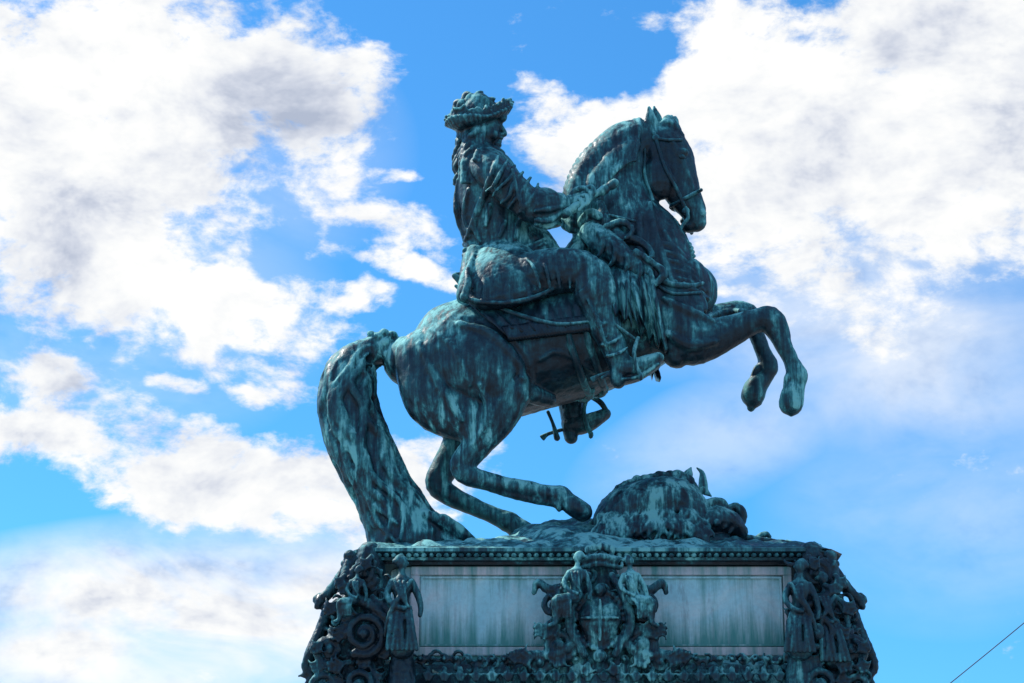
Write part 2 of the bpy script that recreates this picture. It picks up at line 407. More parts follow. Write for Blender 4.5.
make('saddle_and_holsters',t,M_rider,statue,voxel=0.0155,smooth=1,disp=[(0.08,0.025)])

# ------------------------------------------------------------------ RIDER
r=B()
r.loft([(508,292,0,30,42),(508,272,0,38,38),(508,250,0,40,32),(498,224,0,39,34),(491,194,0,36,37),(486,172,0,29,38),(482,158,0,18,27),(481,146,0,11,12)],seg=24,sub=5)
r.loft([(520,240,0,26,26),(535,246,0,20,28),(548,256,0,14,30)],seg=16)
r.loft([(482,152,0,10,10),(484,142,0,10,10),(486,136,0,13,11.5),(486,126,0,14.5,12.5),(484,116,0,14,12)],seg=18)
r.loft([(498,124,0,3,4),(502,129,0,2.6,3),(505,133,0,2.2,3)],seg=8); r.loft([(505,134,0,2.4,3.4),(500,136,0,2.5,3)],seg=8)
r.ball(499,120.5,0,3,2,8); r.ball(497.5,145,0,4.4,3.6,5); r.ball(500.5,138.6,0,3,1.4,4); r.ball(499.5,141.6,0,2.8,1.3,3.6)
r.ball(493,134,-7,5,6,4); r.ball(493,134,7,5,6,4); r.ball(497.5,125.5,-6,2.4,1.8,2); r.ball(497.5,125.5,6,2.4,1.8,2)
r.ball(484,131,-12,3,4.5,2)
for i in range(5): r.loft([(493,148+i*2,-6,3.5),(502-i*0.2,154+i*5,0,4.2),(500,158+i*6,6,3)],seg=8)
rw=random.Random(11)
base_x=lambda yy: np.interp(yy,[110,125,140,158,180,200],[472,464,460,456,456,464])
for i in range(40):
    a=rw.uniform(-1,1); y0=rw.uniform(112,140); ln=rw.uniform(35,72); pts=[]
    for j in range(9):
        yy=y0+ln*j/8
        pts.append((base_x(yy)+abs(a)*12+3.2*math.sin(j*1.7+i),yy,a*(14+min(yy-110,50)*0.28)+2.6*math.cos(j*1.7+i),3.3-0.15*j))
    r.loft(pts,seg=8,sub=2)
for sg in (-1,1):
    for i in range(9):
        x=476+rw.uniform(-6,8); w_=3*math.sin(i*2.4)
        pts=[(x,118+rw.uniform(0,8),sg*12,3),(x-1+w_,132,sg*15,3.8),(x-3-w_,148,sg*19,3.8),(x-6+w_,164,sg*26,3.6),(x-8-w_,182,sg*33,2.4)]
        r.loft(pts,seg=8,sub=3)
# tricorne with ostrich plume edging
r.loft([(472,126,0,18,17),(476,116,0,19,18),(479,107,0,14,15)],seg=18)
for k in range(44):
    a=2*math.pi*k/44; ca=math.cos(a); sa=math.sin(a); w3=1+0.12*math.cos(3*a)
    yb=118-6*ca+4
    r.loft([(475+17*ca,yb+1,18*sa,3.4),(475+26*w3*ca,yb-1,25*sa*w3,2.6),(475+32*w3*ca,yb-6-3*math.cos(3*a),29*sa*w3,2.4)],seg=8,sub=3)
for k in range(52):
    a=2*math.pi*k/52+rw.uniform(-.06,.06); ca=math.cos(a); sa=math.sin(a); w3=1+0.12*math.cos(3*a); yb=118-6*ca+4-6-3*math.cos(3*a); o_=rw.uniform(-2,3); u_=rw.uniform(3,10)
    r.loft([(475+(27*w3)*ca,yb+1,25*sa*w3,3),(475+(27*w3)*ca+1.5,yb-u_*0.6,25*sa*w3,3.2),(475+(30*w3+o_)*ca+rw.uniform(-3,3),yb-u_,28*sa*w3,1.8)],seg=8,sub=2)
for k in range(12):
    x=456+k*4.2; y=103-6*math.sin(k*0.42)+3.6*math.sin(k*2.1); r.loft([(x,y+12,rw.uniform(-8,8),5),(x+1,y,rw.uniform(-8,8),4.0),(x+5,y-2.5,rw.uniform(-6,6),1.6)],seg=8)
# near arm
r.loft([(484,166,-30,17,14),(492,172,-38,18,15),(508,186,-44,17.5,15),(522,199,-46,17,15),(534,208,-46,16,15),(546,208,-45,14,13),(562,205,-43,10,9)],seg=18,sub=5)
r.loft([(532,210,-46,15,14),(540,208,-46,20,19),(552,206,-45,18.5,17),(559,205,-44,13,12)],seg=18)
for i,(a,w_) in enumerate(((0.05,1.0),(0.25,0.8),(0.5,1.1),(0.72,0.8),(0.95,1.0))):
    x=498+a*34;y=172+a*26
    r.loft([(x+8,y-13,-50,1.6),(x+1+3*math.sin(i*2),y-1,-60,2.4*w_),(x-8+2*math.cos(i*3),y+12,-58,2.2*w_),(x-14,y+18,-48,1.2)],seg=8)
for i in range(7):
    a=i/6*math.pi*1.2-0.5; r.loft([(536,209+16*math.sin(a),-46-15*math.cos(a),2.4),(549,207+20*math.sin(a),-45-18*math.cos(a),3),(560,205+12*math.sin(a),-44-12*math.cos(a),2.2)],seg=8)
r.loft([(484,166,30,17,14),(500,182,42,16,14),(522,204,42,15,13),(545,216,30,14,13),(566,214,16,10,9),(580,212,8,7,8)],seg=16)
for i in range(6): a=i/5; r.loft([(478+a*10,150+a*5,-36+0*a,2.6),(474+a*26,160+a*8,-46,2.4)],seg=8)
rb=r.bvh()
for o in range(4):
    on(r,rb,curve2([(464,240+o*5),(480,248+o*5),(510,252+o*4),(545,240+o*4)],5),3.2,lift=0.6,default=-25)
on(r,rb,curve2([(498,158),(488,185),(476,215),(466,240)],4),4,lift=0.5,default=-30)
on(r,rb,curve2([(512,170),(520,200),(532,235)],4),2.4,lift=1,default=-25)
for i in range(7): r.ball(520+i*2,176+i*9,-18,2.4)
for p in ([(458,180),(456,210),(464,238)],[(468,190),(464,215),(470,236)],[(478,212),(474,226),(480,242)],[(505,222),(500,236)],[(520,218),(516,238)],[(490,205),(486,225)]):
    on(r,rb,curve2(p,3),3.0,lift=0.5,default=-22)
for sg in (-1,1):
    # coat skirt as a broad shell with a few deep irregular folds
    r.loft([(500,250,sg*22,24,12),(505,268,sg*42,39,17),(509,284,sg*54,45,17),(512,296,sg*60,43,12)],seg=20)
    for (x0,x1,x2,y2,w_) in ((476,468,464,297,4.0),(490,483,484,300,3.0),(500,503,508,298,4.6),(516,522,530,296,3.2),(530,544,556,284,4.2)):
        r.loft([(x0,250,sg*30,1.6),(x1,270,sg*57,w_*0.8),((x1+x2)/2+2,284,sg*67,w_),(x2,y2,sg*68,w_*1.1)],seg=10,sub=4)
    r.loft([(476,258,sg*20,14,14),(470,282,sg*32,12,16),(466,296,sg*36,10,16)],seg=14)
    r.loft([(464,299,sg*64,2.4),(490,303,sg*70,2.6),(520,301,sg*72,2.6),(545,293,sg*71,2.4),(560,284,sg*68,2)],seg=8)
def leg(sg,pts,toe):
    r.loft(pts,seg=18,sub=5)
    r.loft(toe,seg=14)
leg(-1,[(512,280,-40,24,18),(540,274,-56,25,19),(568,270,-64,23,18),(586,272,-66,19,17),(594,286,-66,19,17),(599,306,-66,18.5,16),(607,330,-65,16,14.5),(615,350,-64,12.5,12),(620,364,-64,12,11)],
   [(620,366,-64,13,11),(634,368,-64,10.5,11),(648,363,-64,8.5,10),(658,358,-64,6,8)])
r.loft([(581,280,-66,13,13),(592,286,-66,22,20),(597,298,-66,22,20),(599,303,-66,20,18)],seg=18)
r.loft([(583,262,-66,12,12),(590,275,-66,21,18),(595,292,-66,22,19),(597,296,-66,20,18)],seg=18)
r.loft([(617,372,-64,8,9),(618,381,-64,8,8)],seg=12)
r.loft([(622,382,-64,3,10),(640,378,-64,2.5,9),(658,366,-64,2.5,8)],seg=12)
r.loft([(612,372,-64,3),(602,378,-64,2)],seg=8)
for (x,y,w_) in ((603,322,1.5),(611,341,2.0),(617,352,2.2)):
    r.loft([(x-11,y+4,-71,1),(x,y+2,-80,w_),(x+11,y-5,-73,1)],seg=8)
r.loft([(588,300,-82,1.4),(598,322,-81,2.6),(606,346,-78,1.6)],seg=8)
for i in range(5):
    a=i/4; r.loft([(526+a*50,258-a*4,-66,1.2),(534+a*46+2*math.sin(i*3),268,-78,2.2),(540+a*40,288,-76,1.4)],seg=8)
leg(1,[(512,290,40,24,18),(540,290,56,25,19),(562,300,64,22,18),(568,330,66,19,17),(570,360,66,18,16),(570,385,65,15,14),(571,405,64,12.5,12),(573,418,64,12,11)],
   [(572,424,64,12,11),(584,424,64,10,11),(596,419,64,8,10),(605,414,64,6,8)])
r.loft([(570,430,64,8,8),(571,437,64,7,7)],seg=12)
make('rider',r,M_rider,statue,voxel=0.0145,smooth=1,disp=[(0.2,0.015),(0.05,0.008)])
t=B()
for (ox,oy,dd) in ((0,0,-64),(-50,58,64)):
    for q in (-12,12):
        t.loft([(638+ox,338+oy,dd+q*0.2,2),(634+ox,352+oy,dd+q,2),(637+ox,368+oy,dd+q,2.2),(641+ox,376+oy,dd+q,2.4)],seg=8)
    t.loft([(641+ox,377+oy,dd-13,2.6,4),(641+ox,377+oy,dd+13,2.6,4)],seg=8)
    t.loft([(611+ox,372+oy,dd,2),(598+ox,376+oy,dd,2),(592+ox,380+oy,dd,3.5,1)],seg=8)
    if dd<0: t.loft([(606,318,dd-12,2),(622,330,dd-10,2),(637,341,dd,2)],seg=8)
t.loft([(590,396,60,2.5),(600,402,60,3),(606,410,60,2.5)],seg=8)
t.loft([(455,276,-30,3.2),(461,281,-30,4.5),(464,288,-32,3.2),(470,292,-36,3)],seg=8)
t.loft([(456,286,-31,1.8),(462,290,-31,2),(470,284,-30,1.8),(466,274,-30,1.8),(456,274,-30,1.8)],seg=8)
t.loft([(466,290,34,4,3),(520,350,62,3.6,3),(560,400,66,3.2,2.6),(572,424,66,2.6)],seg=8)
t.loft([(548,412,52,1.8),(553,424,52,1.8),(557,438,52,3.2)],seg=8)
make('stirrups_and_sword',t,M_dark,statue)
t=B()
t.loft([(558,206,-43,7,6),(566,204,-43,8,6),(575,201,-43,8.5,6),(581,198,-43,7,5.5)],seg=14)
for i,(x,y,l) in enumerate(((586,191,1.0),(583,196,1.08),(580,200,1.02),(576,204,0.85))):
    t.loft([(x-6,y+2,-43,2.6),(x+1,y-3,-48,2.6),(x+6*l,y-4,-52,2.5),(x+8*l,y+2,-54,2.3),(x+4*l,y+6,-53,2.0)],seg=10)
t.loft([(570,198,-43,3.2),(576,190,-46,3.0),(584,188,-50,2.6),(588,191,-52,2.2)],seg=10)
make('right_hand',t,M_rider,statue,voxel=0.009,smooth=1)
t=B()
t.loft([(566,213,-49,4.2),(580,204,-49,3.8),(600,192,-49,4.0),(615,183,-49,4.2)],seg=12)
for q in ((566,213),(613,184.5),(575,207.5),(604,190)): t.loft([(q[0]-1.4,q[1]+0.9,-49,5.0),(q[0]+1.4,q[1]-0.9,-49,5.0)],seg=12)
make('baton',t,M_rider,statue)
t=B()
t.loft([(576,213,8,7,6),(585,211,4,8,6),(593,209,2,7.5,6)],seg=14)
for i in range(4):
    y=204+i*4; l=(1,1.08,1,0.85)[i]
    t.loft([(592,y,0,2.6),(599*1,y-1,-5,2.6),(601+2*l,y+1,-11,2.4),(597,y+3,-13*l,2.1)],seg=10)
t.loft([(584,206,0,3.2),(590,200,-5,2.8),(597,201,-9,2.3)],seg=10)
make('left_hand',t,M_rider,statue,voxel=0.009,smooth=1)

# ------------------------------------------------------------------ BRONZE GROUND + TROPHIES
ztop=P(593,546,-130).z
t=B()
xs=np.linspace(362,826,110); prof=lambda x: np.interp(x,[352,365,440,500,530,555,577,600,625,660,740,800,826],[546,543,539,535,526,517,513,519,527,530,536,541,545])
ds=np.linspace(-122,122,60)
vs=[];fs=[]
for i,x in enumerate(xs):
    for j,d in enumerate(ds):
        pk=P(x,prof(x),0); hgt=pk.z-ztop
        fall=1-(max(0,(abs(d)-(0 if d<0 else 60)))/(126 if d<0 else 66))**1.05
        X=P(x,560,0).x
        edge=min(1,(x-362)/14,(826-x)/14)
        z=ztop-0.02+edge*(max(0,hgt*max(fall,0))+0.08*noise.fractal(Vector((X*2.2,d*S*2.2,0)),0.8,2,5)*(1 if abs(d)<118 else 0))
        vs.append((X,d*S*min(1,0.85+0.15*max(0,edge)),z))
nj=len(ds)
for i in range(len(xs)-1):
    for j in range(nj-1): fs.append((i*nj+j,(i+1)*nj+j,(i+1)*nj+j+1,i*nj+j+1))
t.v=vs;t.f=fs
make('bronze_ground',t,M_horse,statue)
t=B()
rr3=random.Random(5)
t.loft([(604,540,-20,18,26),(622,518,-26,27,34),(650,508,-28,29,38),(676,508,-28,29,36),(696,526,-28,22,30)],seg=20)
t.loft([(600,548,-30,14,26),(650,544,-30,20,34),(720,546,-30,14,26)],seg=14)
topf=lambda x: np.interp(x,[598,606,620,640,662,680,690,698,708],[526,502,488,479,475,473,480,498,518])
for row in range(4):
    for k in range(26):
        a=(k+0.5*(row%2)+rr3.uniform(-.25,.25))/26; x=602+a*104; ph=rr3.uniform(0,6)
        t0=topf(x)+2; y0=t0+(540-t0)*(row*0.22); pts=[]
        sw=(x-655)*0.18
        for j in range(6):
            q=j/5; yy=y0+q*20; v=(yy-t0)/(545-t0)
            pts.append((x+sw*q+2.6*math.sin(j*1.5+ph),yy,-28-37*math.sin(min(1,v*1.2)*1.5)-3*math.sin(q*3.1),(3.0,3.8,3.5,2.8,2.2,1.2)[j]))
        t.loft(pts,seg=7,sub=2)
for k in range(26):
    a=k/25; x=606+a*90; y=topf(x)+2; rr_=rr3.uniform(3,6)
    t.loft([(x-rr_,y+3,-26,2.4),(x-rr_*0.6,y-rr_*0.6,-30,2.8),(x+rr_*0.5,y-rr_*0.5,-34,2.4),(x+rr_*0.9,y+rr_*0.7,-36,1.6)],seg=8)
t.loft([(684,486,-28,5),(688,474,-28,5),(691,468,-28,1.6)],seg=10)
t.loft([(700,534,-34,16,20),(714,524,-36,17,24),(728,524,-36,14,20),(739,532,-34,9,14)],seg=18)
for rr_ in (8,15):
    t.loft([(717+rr_*1.1*math.cos(q),524+rr_*0.9*math.sin(q),-58+rr_*0.5,1.6) for q in np.linspace(2.6,7.0,12)],seg=7,sub=2)
t.ball(717,523,-59,4,4,3)
t.loft([(698,514,-40,4),(706,505,-40,5),(718,502,-40,5),(726,507,-40,4),(724,514,-42,2.5)],seg=10)
t.loft([(724,514,-32,4),(734,507,-32,5),(742,512,-32,5),(742,522,-32,4),(736,526,-34,3)],seg=10)
t.loft([(600,534,-20,6),(590,528,-30,5),(603,518,-34,5),(618,512,-36,5)],seg=10)
t.loft([(735,537,-20,6),(758,540,-20,4),(790,544,-20,3)],seg=10)
t.loft([(756,540,-10,4),(765,534,-10,3.5),(770,537,-10,2)],seg=10)
make('trophy_of_arms',t,M_dark,statue,voxel=0.015,smooth=1,disp=[(0.07,0.02)])
t=B()
t.loft([(697,468,-28,0.8),(702,473,-28,2.6,2),(703,482,-28,4.4,2.5),(704,490,-28,4.6,2.5),(711,496,-28,1.0,1)],seg=12,sub=6)
t.loft([(703,488,-28,3),(698,494,-28,3.4),(694,500,-28,4)],seg=10)
make('crescent',t,M_rider,statue)

# ------------------------------------------------------------------ PEDESTAL
ped=empty('monument_pedestal')
cx=P(593,546,-130).x
kf=Pk(593,600,-130)[1]
def outline(off,a=241,b=130,c=26):
    A=(a+off)*kf; Bb=(b+off)*kf; C=c*kf; pts=[]
    for (sx,sy,rev) in ((1,-1,0),(1,1,1),(-1,1,0),(-1,-1,1)):
        arc=[]
        for q in range(5):
            th=math.pi/2*q/4
            arc.append((sx*(A-C*(1-math.sin(th))*1.0),sy*(Bb-C*(1-math.cos(th)))))
        if rev: arc=arc[::-1]
        pts+=arc
    return [(cx+x,y) for x,y in pts]
def stack(levels,**kw):
    t=B(); n=None
    for off,z in levels:
        o=outline(off,**kw); n=len(o)
        t.v+=[(x,y,z) for x,y in o]
    m=len(levels)
    for i in range(m-1):
        for k in range(n):
            a=i*n+k;b_=i*n+(k+1)%n
            t.f.append((a,b_,b_+n,a+n))
    t.f.append(tuple(range(n))); t.f.append(tuple((m-1)*n+k for k in range(n))[::-1])
    return t
zf=lambda py: P(593,py,-130).z
corn=stack([(-6,zf(560)),(-5,zf(558)),(0,zf(557)),(1,zf(554.5)),(-1,zf(554)),(3,zf(551)),(6,zf(549.5)),(6,zf(546)),(3,zf(545)),(1,zf(543.5)),(-4,zf(543)),(-6,zf(541.5)),(-30,zf(541))])
make('cornice',corn,M_horse,ped,flat=True)
t=B()
oc=outline(1.5)
def walk(o,step):
    res=[]
    for i in range(len(o)):
        a=Vector(o[i]);b_=Vector(o[(i+1)%len(o)]); l=(b_-a).length; n=max(1,int(l/step))
        for j in range(n): res.append(a+(b_-a)*(j/n))
    return res
for p_ in walk(oc,0.085):
    base=len(t.v); zc=zf(552.6); rx=0.034; rz=0.034
    for j in range(1,4):
        for i in range(6):
            ph=math.pi*j/4; th=i*math.pi/3
            t.v.append((p_.x+rx*math.sin(ph)*math.cos(th),p_.y+rx*math.sin(ph)*math.sin(th),zc+rz*math.cos(ph)))
    t.v.append((p_.x,p_.y,zc+rz));t.v.append((p_.x,p_.y,zc-rz))
    for j in range(2):
        for i in range(6): t.f.append((base+j*6+i,base+(j+1)*6+i,base+(j+1)*6+(i+1)%6,base+j*6+(i+1)%6))
    for i in range(6): t.f.append((base+18,base+i,base+(i+1)%6)); t.f.append((base+19,base+12+(i+1)%6,base+12+i))
make('egg_and_dart_moulding',t,M_rider,ped)
dado=stack([(-16,zf(656)),(-16,zf(560.5))],a=222)
make('dado_block',dado,M_marble,ped,flat=True)
t=B()
yf=-(130-16)*kf
def framebox(x0,x1,y0,y1,w,pr=0.045):
    for sg in (1,-1):
        X0=P(x0,600,-115).x;X1=P(x1,600,-115).x
        Z0=zf(y1);Z1=zf(y0);w_=w*kf; ya=yf-pr
        for (lo,hi) in (((X0,ya,Z1-w_),(X1,yf+0.02,Z1)),((X0,ya+0.003,Z0),(X1,yf+0.02,Z0+w_)),((X0,ya+0.002,Z0+w_),(X0+w_,yf+0.02,Z1-w_)),((X1-w_,ya+0.002,Z0+w_),(X1,yf+0.02,Z1-w_))):
            if sg==1: t.box(lo,hi)
            else: t.box((lo[0],-hi[1],lo[2]),(hi[0],-lo[1],hi[2]))
framebox(410,794,560.8,651,9)
fr=make('panel_frame',t,M_stone,ped,flat=True)
bv=fr.modifiers.new('b','BEVEL'); bv.width=0.012; bv.segments=2
t=B()
framebox(420.5,783.5,571,641,1.8,0.03)
make('panel_fillet',t,M_marble,ped,flat=True)
base=stack([(40,zf(760)),(38,zf(700)),(26,zf(688)),(20,zf(674)),(14,zf(667)),(12,zf(662)),(4,zf(658)),(-2,zf(655)),(-10,zf(653))],a=228,b=118)
make('bronze_base_moulding',base,M_orn,ped,flat=True)
low=stack([(130,0.9),(130,1.6),(110,1.9),(70,2.3),(60,2.6),(55,zf(770)-0.6),(75,zf(770)-0.4),(75,zf(770)-0.1),(48,zf(760)-0.003)],a=241,b=130)
make('lower_pedestal',low,M_stone,ped,flat=True)
st=stack([(230,0.0),(230,0.3),(200,0.302),(200,0.6),(170,0.602),(170,0.9),(100,0.903)])
make('steps',st,M_stone,ped,flat=True)

def volute(t,x,y,Rr,d,r0,dirn=1,turns=1.6,a0=0,rise=0):
    pts=[]; n=int(14*turns)
    for i in range(n+1):
        q=i/n; a=a0+dirn*q*turns*2*math.pi; rad=Rr*(1-0.82*q)
        pts.append((x+rad*math.cos(a),y+rad*math.sin(a),d-4*q,max(r0*(1-0.45*q),1.4)))
    t.loft(pts,seg=8,sub=2); t.ball(x,y,d-5,r0*1.1)
def figure(t,x,y,hh,d,face=1,lean=0,arm_up=0,seated=False):
    q=hh/100.0
    X=lambda a,b:(x+(a+lean*(1-b/100.0)*30)*q, y+b*q)
    def LP(l,**k): t.loft([(X(a,b)[0],X(a,b)[1],d+dd*q,r_*q*1.0,(r2 if r2 else r_)*q) for a,b,dd,r_,r2 in l],seg=10,sub=3)
    t.ball(*X(0,7),d,6.2*q,8*q,6.8*q); t.ball(*X(-2*face,5),d+1,6.8*q,7*q,7*q); t.ball(*X(6*face,8),d,1.6*q,2*q,1.6*q); t.ball(*X(-7*face,6),d,3.5*q,3.5*q,4*q)
    LP([(0,12,0,3.6,0),(0,20,0,4.5,0),(0,25,0,10,8),(0,36,0,10.5,9),(0,48,0,8,7),(0,58,0,12,10)])
    if seated:
        for s_ in (-1,1):
            LP([(0,62,s_*6,8,0),(16*face,64,s_*8-6,8,0),(26*face,66,s_*8-8,6.5,0),(25*face,80,s_*7-6,5,0),(24*face,95,s_*7-6,3.6,0),(31*face,99,s_*7-8,3,0)])
        for i in range(5): LP([(-4+i*5*face,58,-10,1.8,0),(6*face+i*4*face,70,-18,2.2,0),(4*face+i*5*face,88,-14,1.8,0)])
    else:
        LP([(0,58,0,11,9),(2*face,75,0,11,9),(0,90,0,12,10),(0,99,0,14,11)])
        for i in range(7):
            a=-13+26*i/6; LP([(a*0.7,54,-8,1.8,0),(a+3*math.sin(i*2),76,-13,2.8,0),(a*1.2,99,-13,2.4,0)])
        LP([(10*face,26,-8,2.4,0),(-6*face,48,-12,3,0),(-14*face,66,-8,3,0),(-18*face,84,-2,2.4,0)])
    LP([(-10,28,0,4.6,0),(-16*1,41,-4,4,0),(-9,52,-10,3.2,0),(2,56,-13,2.6,0)])
    if arm_up: LP([(10,27,0,4.6,0),(18,22,-3,4,0),(24,10,-4,3.2,0),(26,2,-4,2.6,0)])
    else: LP([(10,28,0,4.6,0),(17,42,-3,4,0),(20,55,-4,3.2,0),(19,63,-6,2.6,0)])
    for i in range(3): LP([(-8+5*i,27,-9,1.6,0),(-3+3*i,40,-12,1.9,0),(7-i,54,-11,1.6,0)])
def clutter(t,rn,n,x0,x1,y0,y1,d0,d1,size=8,inside=None):
    c=0
    while c<n:
        x=rn.uniform(x0,x1);y=rn.uniform(y0,y1)
        if inside and not inside(x,y):
            if rn.random()<0.02: c+=1
            continue
        c+=1
        a=rn.uniform(0,6.28);cv=rn.choice((-1,1))*rn.uniform(0.5,1.1);s_=size*rn.uniform(0.6,1.3);pts=[];px,py=x,y;d=rn.uniform(d0,d1)
        for j in range(6):
            pts.append((px,py,d-2*math.sin(j/5*3.1),s_*0.17*math.sin(math.pi*(j+0.8)/6.6)+0.9)); px+=s_*0.36*math.cos(a);py+=s_*0.36*math.sin(a);a+=cv*0.8
        t.loft(pts,seg=7,sub=2)
def leaf(t,x,y,ang,ln,d,w=5):
    ca,sa=math.cos(ang),math.sin(ang)
    t.loft([(x,y,d,w*0.5,2),(x+ca*ln*0.5,y+sa*ln*0.5,d-4,w*0.55,2),(x+ca*ln,y+sa*ln,d-1,1.2,1)],seg=8)
    for q in (0.25,0.5,0.75):
        for s_ in (-1,1):
            b=ang+s_*0.8; l2=ln*0.42*(1.15-q); x0,y0=x+ca*ln*q,y+sa*ln*q
            t.loft([(x0,y0,d-3,w*0.32),(x0+math.cos(b)*l2,y0+math.sin(b)*l2,d-5,w*0.3),(x0+math.cos(b+s_*.5)*l2*1.4,y0+math.sin(b+s_*.5)*l2*1.4,d-2,0.9)],seg=7,sub=2)
def corner_orn(t,side,seed):
    rn=random.Random(seed)
    edge=[(553,350),(575,344),(598,328),(625,322),(648,308),(668,304),(700,298)]
    ex=lambda y: np.interp(y,[e[0] for e in edge],[e[1] for e in edge])
    mx=(lambda x:x) if side<0 else (lambda x:1180-x)
    t.loft([(mx(370),556,-106,14,22),(mx(366),590,-106,22,22),(mx(356),625,-108,28,24),(mx(350),668,-112,36,28),(mx(348),720,-116,40,32)],seg=16)
    volute(t,mx(364),574,14,-136,4.2,-side,1.7,0.5)
    volute(t,mx(364),634,22,-150,4.8,side,1.9,2.0)
    volute(t,mx(330),650,16,-142,4.6,-side,1.5,1.0)
    volute(t,mx(322),688,16,-142,4.6,side,1.5,1.0); volute(t,mx(358),684,16,-150,4.6,side,1.5,2.0)
    t.loft([(mx(352),556,-128,5),(mx(346),576,-134,6),(mx(352),596,-144,6),(mx(372),606,-148,6),(mx(388),622,-148,6),(mx(386),644,-148,5)],seg=10)
    t.loft([(mx(345),570,-120,5),(mx(332),590,-122,6),(mx(321),600,-122,5),(mx(318),606,-122,4)],seg=10)
    t.loft([(mx(326),606,-120,5),(mx(316),600,-120,4),(mx(320),594,-120,2)],seg=8)
    t.loft([(mx(328),610,-122,6),(mx(320),632,-124,6),(mx(311),652,-126,6),(mx(306),668,-126,5),(mx(312),678,-126,5),(mx(304),694,-126,6)],seg=10)
    for (x,y,a,ln) in ((340,600,2.4,22),(345,620,2.0,26),(350,600,1.6,28),(330,630,1.4,24),(372,596,0.9,20),(376,655,2.6,24),(350,662,2.9,26),(385,600,1.4,22),(372,556,2.2,18),(320,655,1.8,20),(356,585,2.8,20),(388,640,1.9,22),(345,575,2.2,16),(340,668,1.8,24),(372,664,1.4,24),(325,640,2.4,20)):
        leaf(t,mx(x),y,a if side<0 else math.pi-a,ln,-140-rn.uniform(0,8),6)
    ins=lambda x,y: (mx(x)>ex(y)+4 and mx(x)<386)
    clutter(t,rn,80,min(mx(305),mx(390)),max(mx(305),mx(390)),556,690,-138,-124,9,ins)
    t.ball(mx(350),556,-128,7,6,8); t.ball(mx(345),564,-126,5,4,5)
def place(name,b_,vox=0.0145,disp=((0.05,0.018),),mat=None):
    o=make(name,b_,mat or M_orn,ped,voxel=vox,smooth=1,disp=list(disp))
    o2=bpy.data.objects.new(name+'_rear',o.data); sc.collection.objects.link(o2); o2.parent=ped; o2.scale=(1,-1,1)
    for m in o.modifiers:
        if m.type=='DISPLACE': continue
        m2=o2.modifiers.new(m.name,m.type)
        for pr in ('mode','voxel_size','use_smooth_shade','factor','iterations'):
            if hasattr(m,pr):
                try: setattr(m2,pr,getattr(m,pr))
                except Exception: pass
        if m2.type=='REMESH': m2.voxel_size=0.03
    return o
t=B(); corner_orn(t,-1,1); t.loft([(402,650,-142,10,10),(402,664,-142,13,12),(402,690,-142,16,14)],seg=12)
place('corner_ornament_left',t)
t=B(); corner_orn(t,1,2); t.loft([(800,652,-142,10,10),(800,664,-142,13,12),(800,690,-142,16,14)],seg=12)
place('corner_ornament_right',t)
t=B()
figure(t,402,556,94,-152,face=1)
figure(t,800,560,92,-152,face=-1,arm_up=0)
figure(t,836,573,88,-142,face=1,lean=-0.5)
figure(t,352,566,56,-150,face=-1,lean=0.4,seated=True)
place('corner_figures',t,0.0115,((0.04,0.008),),M_rider)
t=B(); rn=random.Random(9)
t.loft([(598,556,-116,12,10),(600,585,-116,22,12),(600,620,-118,32,14),(600,655,-122,42,16),(600,690,-124,48,18)],seg=18)
t.loft([(600,598,-136,14,8),(600,618,-142,22,9),(600,642,-138,13,8)],seg=16)
for k in range(30):
    a=2*math.pi*k/30; t.ball(600+25*math.cos(a),620+29*math.sin(a),-142,2.6)
for q in range(5): t.ball(588+q*6,550-3*math.sin(q/4*3.14),-134,3.5,5,4)
t.loft([(584,560,-134,4),(600,557,-138,4),(616,560,-134,4)],seg=10)
t.loft([(585,567,-134,3),(600,564,-138,3),(615,567,-134,3)],seg=10)
t.loft([(600,600,-150,1.6),(600,640,-150,1.6)],seg=8); t.loft([(582,618,-150,1.6),(618,618,-150,1.6)],seg=8)
for s_ in (-1,1):
    volute(t,600+s_*46,606,15,-134,4,s_,1.7,1.5)
    volute(t,600+s_*40,645,16,-138,4.4,-s_,1.7,0.5)
    volute(t,600+s_*60,662,12,-134,4,s_,1.5,3)
    t.loft([(600+s_*30,584,-134,4),(600+s_*50,590,-134,5),(600+s_*62,582,-132,4),(600+s_*66,592,-130,3)],seg=10)
    t.loft([(600+s_*20,640,-140,5),(600+s_*45,655,-140,5.5),(600+s_*70,655,-136,5),(600+s_*88,662,-134,4)],seg=10)
    t.loft([(600+s_*12,575,-138,3.5),(600+s_*24,596,-144,4.5),(600+s_*31,625,-144,4.5),(600+s_*16,654,-142,4.5)],seg=10)
    for (x,y,a,ln) in ((30,600,0.6,24),(34,625,0.3,26),(30,650,0.7,26),(52,640,-0.9,22),(60,655,0.2,26),(20,590,-0.2,22),(74,660,-0.3,20),(10,660,1.2,18),(48,625,0.9,18),(40,590,1.3,18)):
        leaf(t,600+s_*x,y,a if s_>0 else math.pi-a,ln,-138,6)
ins=lambda x,y: abs(x-600)<np.interp(y,[552,570,600,640,655,670],[10,20,44,46,76,92])
clutter(t,rn,90,505,695,560,685,-134,-126,9,ins)
t.ball(600,590,-144,6,7,6); t.ball(600,656,-146,7,7,6)
place('central_cartouche',t)
t=B()
figure(t,573,552,74,-146,face=-1,lean=0.25,seated=True)
figure(t,636,556,70,-146,face=1,lean=-0.35,seated=True)
place('cartouche_figures',t,0.0115,((0.04,0.008),),M_rider)
t=B(); rn=random.Random(21)
for x in range(420,790,12): volute(t,x,659,5,-134,1.8,1 if (x//12)%2 else -1,1.2,x)
for x in range(412,795,16): leaf(t,x,668,math.pi/2,14,-136,6)
clutter(t,rn,70,415,790,654,680,-136,-130,7)
place('base_frieze',t,0.014,((0.05,0.012),))

